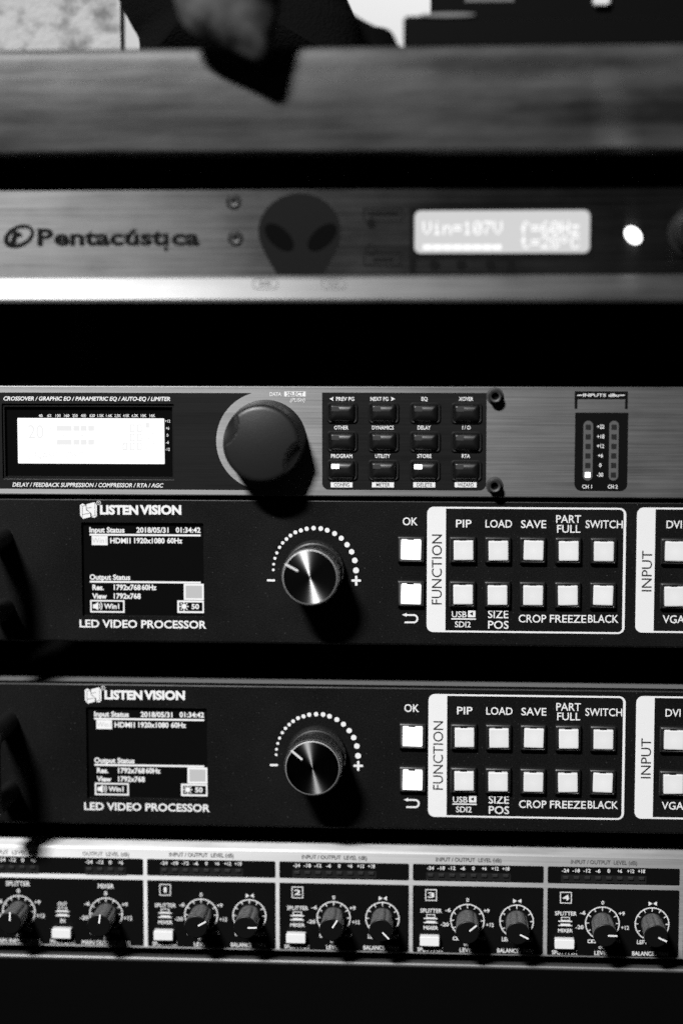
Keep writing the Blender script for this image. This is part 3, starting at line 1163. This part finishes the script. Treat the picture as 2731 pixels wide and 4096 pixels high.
g.plate(rr(-.42, 5.2, .42, 11.0, .3, 3), -.12, 0)
pm = mesh(g, mat('pointer_silver', 0.7, 0.4, 0.0), (0, 0, 0))
pt = put('pointer', pm, kb, (ex_, YV - kd, ez_))
pt.rotation_euler = (0, math.radians(-62), 0)
# rack handle at the left end


def tube(g, path, r, seg=20):
    vs, fs = [], []
    n = len(path)
    for i, p in enumerate(path):
        p = Vector(p)
        t = (Vector(path[min(i + 1, n - 1)]) - Vector(path[max(i - 1, 0)])).normalized()
        u = t.cross(Vector((1, 0, 0))).normalized()
        v = t.cross(u)
        for k in range(seg):
            a = 2 * PI * k / seg
            vs.append(p + (u * math.cos(a) + v * math.sin(a)) * r)
    for i in range(n - 1):
        for k in range(seg):
            j = (k + 1) % seg
            fs.append((i * seg + k, i * seg + j, (i + 1) * seg + j, (i + 1) * seg + k))
    g.add(vs, fs)


hx = W(14, 2200, YV)[0]
hz0, hz1 = W(20, 2112, YV)[1] - 4.2, W(20, 2398, YV)[1] - 3.8
g = G()
path = [(hx, YV, hz0), (hx, YV - 24, hz0)]
path += [(hx, YV - 24 - 7 * math.sin(a), hz0 - 7 + 7 * math.cos(a)) for a in [PI / 2 * k / 6 for k in range(1, 7)]]
path += [(hx, YV - 31 + 0, hz1 + 7)]
path += [(hx, YV - 24 - 7 * math.cos(a), hz1 + 7 - 7 * math.sin(a)) for a in [PI / 2 * k / 6 for k in range(1, 7)]]
path += [(hx, YV, hz1)]
tube(g, path, 4.3, 24)
part('handle', g, M['satin'], vp, smooth=40)

# its twin below
d2 = Vector((0.9, 0.0, W(1800, 2778, YV)[1] - W(1800, 2029, YV)[1]))
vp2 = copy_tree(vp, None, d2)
vp2['label'] = 'lower of two black video processors, directly above the bright silver mixer'
for ch in vp2.children_recursive:
    if ch.name.startswith('pointer'):
        ch.rotation_euler = (0, math.radians(-50), 0)
    if ch.name.startswith('knob_face'):            # darker base colour paints this knob's weaker highlight
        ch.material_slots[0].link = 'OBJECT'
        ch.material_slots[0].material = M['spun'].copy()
        ch.material_slots[0].material.name = 'dimmed_spun_aluminium'
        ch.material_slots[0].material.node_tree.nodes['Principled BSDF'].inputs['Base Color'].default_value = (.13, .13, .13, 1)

# ====================================================================== mixer
YM = 0.0
m1 = lambda x, y: (x * .38265, 3330 + y * .38265)
m5 = lambda x, y: (2131 + x * .38265, 3330 + y * .38265)
zt_ = W(*m5(840, 243), YM)[1]
zb_ = W(*m5(840, 1316), YM)[1]
rm = (XL, zb_, XR, zt_)
mix = empty('rack_mixer', ((XL + XR) / 2, 0, zb_), 'bright aluminium four channel splitter mixer with rows of small black knobs', 'mixer')
part('front_panel', panel(rm, YM, YM + 4, .9, .3), M['mixer'], mix, smooth=20)
g = G()
g.box(rm[0] + 1, rm[2] - 1, YM + 4.05, YM + 15, rm[1] + .6, rm[3] - .3)
part('lit_chassis_strip', g, M['mixer'], mix)  # silver kept to the lit front strip; the shaded rest is painted black
g = G()
g.box(rm[0] + 22, rm[2] - 22, YM + 15.1, YM + 200, rm[1] + 1, rm[3] - 1.2)
part('chassis', g, M['matt'], mix)
seps = [577, 1107.5, 1642.5, 2180.5, 2721]
sx = [W(x, 3560, YM)[0] for x in seps]
pitch = (sx[4] - sx[1]) / 3
yp = YM - .08
up = rp(151, 366, 1530, 541, YM, m5)
dn = rp(151, 591, 1530, 1293, YM, m5)
gk, gw, gdk = G(True), G(True), G(True)
for k in range(-1, 5):
    off = -pitch * (4 - k) if k > 0 else 0
    if k == 0:
        x1 = up[2] - pitch * 4
        x0 = XL + 12
    elif k == -1:
        continue
    else:
        x0, x1 = up[0] + off, up[2] + off
    gk.poly(rr(x0, up[1], x1, up[3], .6, 4), yp)
    gk.poly(rr(x0, dn[1], x1, dn[3], .5, 4), yp)
    # next strip at the far right
gk.poly(rr(up[0] + pitch, up[1], XR - 20, up[3], .6, 4), yp)
gk.poly(rr(dn[0] + pitch, dn[1], XR - 20, dn[3], .5, 4), yp)
for i, c in enumerate(gk.cuts):
    gk.cuts[i] = (c[0], c[1], 'black_field')
prints(gk, M['print_black'], mix)
yt = yp - .08
# shared meshes of the small controls
g = G()
fl = lambda a, k: 1 - (.12 * (0.5 + 0.5 * math.cos(7 * a + .6)) ** 3 if 1 <= k <= 6 else 0)
KD = 15.6
g.lathe(0, 0, [(4.62, -KD + .25), (4.78, -KD + .9), (4.74, -KD + 2), (4.72, -KD + 4), (4.6, -KD + 8), (4.5, -KD + 11.5), (4.4, -1.2), (4.4, 0)], 112, fl, cap=False)
me_kn = mesh(g, M['grip'], (0, 0, 0), 50)
g = G()
g.lathe(0, 0, [(4.2, -KD - .02), (4.45, -KD + .06), (4.64, -KD + .3)], 56)
me_kt = mesh(g, M['knob_top'], (0, 0, 0), 50)
g = G()
g.plate(rr(-.34, 1.0, .34, 4.75, .2, 3), -KD - .1, -KD + .02)
me_pt = mesh(g, M['print_white'], (0, 0, 0))
g = G()
g.loft([(rr(-3.75, -1.75, 3.75, 1.75, .35, 3), -3.4), (rr(-3.95, -1.95, 3.95, 1.95, .45, 3), -3.2), (rr(-3.95, -1.95, 3.95, 1.95, .45, 3), 0)])
me_sw = mesh(g, M['mix_cap'], (0, 0, 0), 30)
g = G()
g.loft([(rr(-1.0, -.5, 1.0, .4, .12, 2), -.75), (rr(-1.15, -.62, 1.15, .62, .15, 2), -.45), (rr(-1.15, -.62, 1.15, .62, .15, 2), .2)])
me_led = mesh(g, M['led_off'], (0, 0, 0))


def knob(x, z, ang):
    b = put('knob', me_kn, mix, (x, YM, z))
    b.rotation_euler = (0, math.radians(ang), 0)
    put('knob_top', me_kt, b, (x, YM, z))
    p = put('pointer', me_pt, b, (x, YM, z))
    return b


def dial(cx, cz, Rr=6.95, w=.42):
    gw.begin('dial_scale', True)
    gw.poly(arc(cx, cz, Rr, w, -150, 150, 60), yt)
    for k in range(-5, 6):
        a = math.radians(30 * k)
        l = 1.35 if k == 0 else 1.1
        gw.poly(bar((cx + (Rr - .2) * math.sin(a), cz + (Rr - .2) * math.cos(a)), (cx + (Rr - w - l) * math.sin(a), cz + (Rr - w - l) * math.cos(a)), .34), yt - .04)


def icons(cv, l0, l1, b0, b1, y0, y1, y2, y3, y4, y5, dx):
    def Rr(a, b, c, d):
        r = rp(a, b, c, d, YM, cv)
        return (r[0] + dx, r[1], r[2] + dx, r[3])
    gw.begin('switch_symbol', True)
    gw.poly(rr(*Rr(l0, y1, l1, y2)), yt)
    outline(gw, Rr(b0, y0, b1, y1), .3, yt)
    gw.begin('switch_symbol', True)
    gw.poly(rr(*Rr(b0 - 4, y3, b1 + 4, y4)), yt)
    gw.poly(rr(*Rr(l0, y4, l1, y5)), yt)


def bar8(n, x0, pit, ybase, cv, dx, slot):
    s = rp(slot[0], slot[1], slot[2], slot[3], YM, cv)
    s = (s[0] + dx, s[1], s[2] + dx, s[3])
    gs = G()
    gs.plate(rr(*s, .2, 2), yp - .1, yp + .3)
    gs.plate(rr(s[0], s[1] - .2, s[2], s[1] + .15), yp - .55, yp + .3)
    q = part('level_meter', gs, M['slot_dark'], mix, ((s[0] + s[2]) / 2, YM, (s[1] + s[3]) / 2))
    for k in range(n):
        c = W(*cv(x0 + k * pit, ybase + (k * pit) * .0105), YM)
        put('meter_led', me_led, q, (c[0] + dx, yp - .1, c[1]))


ANG = {1: (60, 88), 2: (32, 136), 3: (49, 116), 4: (90, 115)}
for ch in (4, 3, 2, 1):
    dx = -pitch * (4 - ch)
    t5 = lambda s, x0, x1, b, c, gg=None, **k: text(gg or gw, s, x0, x1, b, c, yt, YM, m5, bold=k.get('bold', .02), dx=dx)
    text(gdk, 'INPUT / OUTPUT  LEVEL (dB)', 393, 1084, 332, 42, yt, YM, m5, bold=.012, dx=dx)
    for s, x0, x1 in (('-24', 300, 373), ('-18', 411, 487), ('-12', 524, 600), ('-6', 652, 702), ('0', 775, 803), ('+6', 880, 928), ('+12', 980, 1055), ('+18', 1093, 1168)):
        t5(s, x0, x1, 415 + (x0 - 300) * .0105, 38)
    bar8(8, 338, 113.1, 468, m5, dx, (290, 446, 1182, 520))
    gw.hold = False
    r = rp(280, 620, 402, 741, YM, m5)
    outline(gw, (r[0] + dx, r[1], r[2] + dx, r[3]), .34, yt, .2)
    t5(str(ch), 305 if ch > 1 else 326, 377 if ch > 1 else 356, 708, 56, bold=.02)
    t5('SPLITTER', 227, 453, 866, 42)
    icons(m5, 262, 406, 290, 383, 882, 921, 933, 952, 965, 977, dx)
    t5('MIXER', 260, 413, 1043, 38)
    t5('SPLIT / MIX', 194, 460, 1274, 42)
    c = W(*m5(328, 1172), YM)
    # the key stands out from the panel: move back along the sight line to its root
    k = 3.4 / DIST
    put('push_switch', me_sw, mix, (c[0] * (1 - k) + dx, YM, c[1] * (1 - k)))
    c = W(*m5(722, 948), YM)
    dial(c[0] + dx, c[1])
    knob(c[0] + dx, c[1], ANG[ch][0])
    t5('0', 711, 740, 752, 40)
    t5('-6', 488, 548, 858, 40)
    t5('-20', 440, 526, 1008, 40)
    t5('+9', 893, 955, 866, 40)
    t5('+12', 917, 999, 1014, 40)
    t5('+15', 835, 912, 1155, 40)
    gw.begin('infinity_sign', True)
    for a, b in ((568, 613), (610, 655)):
        r = rp(a, 1117, b, 1154, YM, m5)
        outline(gw, (r[0] + dx, r[1], r[2] + dx, r[3]), .32, yt - .02 * (a > 600), .4)
    t5('dB', 682, 747, 1215, 42)
    t5('LEVEL', 638, 790, 1281, 44)
    c = W(*m5(1240, 956), YM)
    dial(c[0] + dx, c[1])
    knob(c[0] + dx, c[1], ANG[ch][1])
    gw.begin('centre_mark', True)
    bt = [(p[0] + dx, p[1]) for p in pts([(1205, 721), (1244, 743), (1205, 765)], YM, m5)]
    gw.poly(bt[::-1], yt)
    bt = [(p[0] + dx, p[1]) for p in pts([(1291, 721), (1252, 743), (1291, 765)], YM, m5)]
    gw.poly(bt, yt)
    t5('LEFT', 1083, 1194, 1166, 42)
    t5('RIGHT', 1290, 1412, 1170, 42)
    t5('BALANCE / PAN', 1033, 1406, 1288, 44)
# main section
t1 = lambda s, x0, x1, b, c, **k: text(gw, s, x0, x1, b, c, yt, YM, m1, bold=k.get('bold', .02))
text(gdk, 'INPUT  LEVEL (dB)', -75, 400, 226, 42, yt, YM, m1)
text(gdk, 'OUTPUT  LEVEL (dB)', 868, 1352, 244, 42, yt, YM, m1)
for s, x0, x1, b in (('-24', -12, 62, 302), ('-12', 97, 170, 304), ('0', 226, 258, 306), ('+6', 328, 376, 309), ('-24', 898, 971, 325), ('-12', 1010, 1084, 328), ('0', 1140, 1171, 331), ('+6', 1241, 1290, 333)):
    t1(s, x0, x1, b, 40)
bar8(4, 20, 109, 357, m1, 0, (-40, 338, 408, 410))
bar8(4, 938, 111, 379, m1, 0, (892, 358, 1318, 428))
t1('SPLITTER', 66, 318, 558, 50)
t1('MIXER', 1027, 1194, 584, 48)
t1('OUT', 607, 704, 767, 42)
icons(m1, 587, 728, 609, 703, 781, 818, 830, 850, 863, 875, 0)
t1('IN', 636, 686, 942, 42)
t1('MAIN LINK', 532, 795, 1161, 44)
c = W(*m1(642, 1062), YM)
put('push_switch', me_sw, mix, (c[0] * (1 - k), YM, c[1] * (1 - k)))
for cx, cy, ang, o in ((201, 825, 2, -911), (1112, 850, 7, 0)):
    c = W(*m1(cx, cy), YM)
    dial(*c)
    knob(*c, ang)
    dy = -25 if o else 0
    for s, x0, x1, b in (('0', 1092, 1125, 655), ('-6', 885, 942, 762), ('-20', 842, 928, 910), ('+9', 1277, 1338, 773), ('+12', 1298, 1385, 915), ('+15', 1170, 1255, 1055), ('dB', 1086, 1147, 1112)):
        t1(s, x0 + o, x1 + o, b + dy, 42)
    gw.begin('infinity_sign', True)
    for a, b in ((945, 990), (987, 1032)):
        r = rp(a + o, 1018 + dy, b + o, 1054 + dy, YM, m1)
        outline(gw, r, .32, yt - .02 * (a > 960), .4)
t1('MAIN INPUT LEVEL', -62, 441, 1152, 44)
t1('MAIN OUTPUT LEVEL', 861, 1376, 1173, 44)
prints(gw, M['print_white'], mix)
prints(gdk, mat('grey_lettering', 0.10, 0.6, 0, 0.2), mix)

# ================================================== black unit under the mixer
zt_ = W(1365, 3846, 0)[1]
rb = (XL, zt_ - 88, XR, zt_)
bp = empty('rack_unit', ((XL + XR) / 2, 0, rb[1]), 'plain black rack unit at the bottom, under the mixer', 'rack unit')
part('front_panel', panel((rb[0], rb[1], rb[2], rb[3] - 1.6), .4, 4, .3, .3), M['black'], bp, smooth=40)
g = G()
top = [(.4 + 1.3 - 1.3 * math.sin(PI / 2 * k / 6), rb[3] - 1.3 + 1.3 * math.cos(PI / 2 * k / 6)) for k in range(7)] + [(.4, rb[3] - 1.58), (4, rb[3] - 1.58), (4, rb[3])]
n = len(top)
g.add([(x, a, b) for x in (rb[0], rb[2]) for a, b in top], [(k, (k + 1) % n, n + (k + 1) % n, n + k) for k in range(n)] + [tuple(range(n)), tuple(range(n, 2 * n))])
part('top_edge', g, M['brightened'], bp, smooth=40, recalc=True, label='upper edge, brightened in its colour')  # pale metal tone paints the light along this black unit's upper edge
body(bp, rb, 4.2, mt='brightened')

# ==================================================== things on the wooden top
def lump(outl, Y, depth, seed, amp=0.0, K=7, back=None, pw=.5, stand=False):
    """closed soft form: outline in photo pixels on plane Y, bulging forward by depth"""
    o = pts(outl, Y)
    if stand:                                    # the low points of the outline rest on the plank
        o = [(x, zt + .3 if p[1] >= 190 else z) for p, (x, z) in zip(outl, o)]
    # refine the outline
    fine = []
    n = len(o)
    for i in range(n):
        p0, p1, p2, p3 = (Vector((*o[(i + q) % n], 0)) for q in (-1, 0, 1, 2))
        for q in range(5):
            t = q / 5
            fine.append(.5 * ((2 * p1) + (p2 - p0) * t + (2 * p0 - 5 * p1 + 4 * p2 - p3) * t * t + (3 * p1 - p0 - 3 * p2 + p3) * t ** 3))
    if stand:
        for p in fine:
            p.y = max(p.y, zt + .3)
    cx = sum(p.x for p in fine) / len(fine)
    cz = sum(p.y for p in fine) / len(fine)
    rn = random.Random(seed)
    ph = [(rn.uniform(.03, .09), rn.uniform(.03, .09), rn.uniform(0, 6)) for _ in range(5)]
    fold = lambda x, z: sum(math.sin(a * x + b * z + c) for a, b, c in ph) / 5 * amp
    g = G()
    vs, fs = [], []
    m_ = len(fine)
    for sgn, dp in ((-1, depth), (1, back or depth)):
        base = len(vs)
        for k in range(K + 1):
            s = math.cos(PI / 2 * k / (K + .3))
            h = dp * (max(1 - s * s, 0)) ** pw
            for p in fine:
                x, z = cx + (p.x - cx) * s, cz + (p.y - cz) * s
                vs.append((x, Y + sgn * h + (fold(x, z) * (1 - s) ** .5 if sgn < 0 else 0), z))
        for k in range(K):
            for i in range(m_):
                j = (i + 1) % m_
                a = base + k * m_
                fs.append((a + i, a + j, a + m_ + j, a + m_ + i))
        fs.append(tuple(base + K * m_ + i for i in range(m_)))
    g.add(vs, fs)
    return g


g = G()
sp = rp(-400, -700, 478, 212, 45)
g.box(sp[0], sp[2], 45, 56, zt + .2, sp[3])
sl = put('stone_slab', mesh(g, M['stone'], (sp[0], 45, zt)), None, (sp[0], 45, zt))
sl['label'], sl['category'] = 'mottled pale stone slab standing on the plank at the far left', 'stone slab'

g = lump([(270, -420), (350, -260), (420, -120), (476, 0), (500, 50), (528, 105), (560, 172), (566, 206), (640, 214), (900, 214), (1300, 214), (1440, 214), (1464, 200), (1440, 120), (1412, 50), (1390, 0), (1330, -150), (1250, -420), (1000, -520), (600, -520)], 40, 30, 11, 7, stand=True)
o = put('cloth_heap', mesh(g, M['cloth'], (0, 40, zt), 175, True), None, (0, 40, zt))
o['label'], o['category'] = 'tall heap of black cloth standing on the plank against the white wall', 'cloth'
g = lump([(1180, -200), (1290, -40), (1420, 65), (1520, 120), (1580, 150), (1630, 200), (1400, 212), (1200, 205)], 90, 25, 5, 3, stand=True)
o = put('cloth_fold', mesh(g, M['cloth'], (0, 90, zt), 175, True), None, (0, 90, zt))
o['label'], o['category'] = 'low slope of dark cloth between the tall black heap and the black case', 'cloth'

g = lump([(700, -260), (690, -100), (700, 10), (725, 85), (770, 135), (830, 168), (900, 198), (970, 230), (1034, 258), (1072, 232), (1092, 150), (1115, 50), (1130, -100), (1130, -260), (900, -330)], YP - 15, 10, 21, 9, back=12, pw=.62)
gc = put('draped_cloth', mesh(g, M['grey_cloth'], (0, YP - 15, zt), 175, True), None, (0, YP - 15, zt))
gc['label'], gc['category'] = 'crumpled dark grey cloth bundle drooping over the front edge of the plank', 'cloth'

# black cases at the right
YC = -46.0
cs = empty('black_case', (100, YC, zt), 'flat black case with a painted highlight on its top edge lying on the plank at right', 'case')
r = rp(1612, 50, 2731, 172, YC)
g = G()
g.loft([(rr(r[0] + 1, zt + .8, 268, r[3] - 2.4, 1.5), YC), (rr(r[0], zt + .2, 269, r[3] - .6, 1.8), YC + 1.2), (rr(r[0], zt + .2, 269, r[3], 1.8), YC + 14), (rr(r[0], zt + .2, 269, r[3], 1.8), YC + 260)], cap1=True)
part('case_body', g, M['case'], cs, smooth=40)
q = rp(1680, 52, 1900, 68, YC)
g = G()
g.plate(disc((q[0] + q[2]) / 2, (q[1] + q[3]) / 2, (q[2] - q[0]) / 2, 28, (q[3] - q[1]) / 2), YC - .5, YC + 2)
part('edge_highlight', g, mat('painted_highlight', 0.22, 0.45, 0.6), cs)  # pale lens shape painting a soft highlight on the case edge
c2 = empty('upper_case', (110, 2, r[3]), 'second black case stacked on the flat one, with a label strip and white tab', 'case')
YU = -26.0
r2 = rp(1722, -500, 2731, 36, YU)
g = G()
g.loft([(rr(r2[0] + .6, r[3] + .9, 268, r2[3], 1), YU), (rr(r2[0], r[3] + .3, 269, r2[3] + .5, 1), YU + 1), (rr(r2[0], r[3] + .3, 269, r2[3] + .5, 1), YU + 220)], cap1=True)
part('case_body', g, M['case'], c2, smooth=40)
q = rp(1858, -60, 2056, 9, YU)
g = G()
g.plate(rr(*q, .3), YU - .3, YU + .3)
part('label_strip', g, mat('grey_label', 0.1, 0.6), c2)
q = rp(2368, -60, 2440, 30, YU)
g = G()
g.loft([(rr(*inset(q, .6), 1.2), YU - 3), (rr(*q, 1.6), YU - 2.2), (rr(*q, 1.6), YU + .2)])
part('white_tab', g, M['tag'], c2, smooth=40)
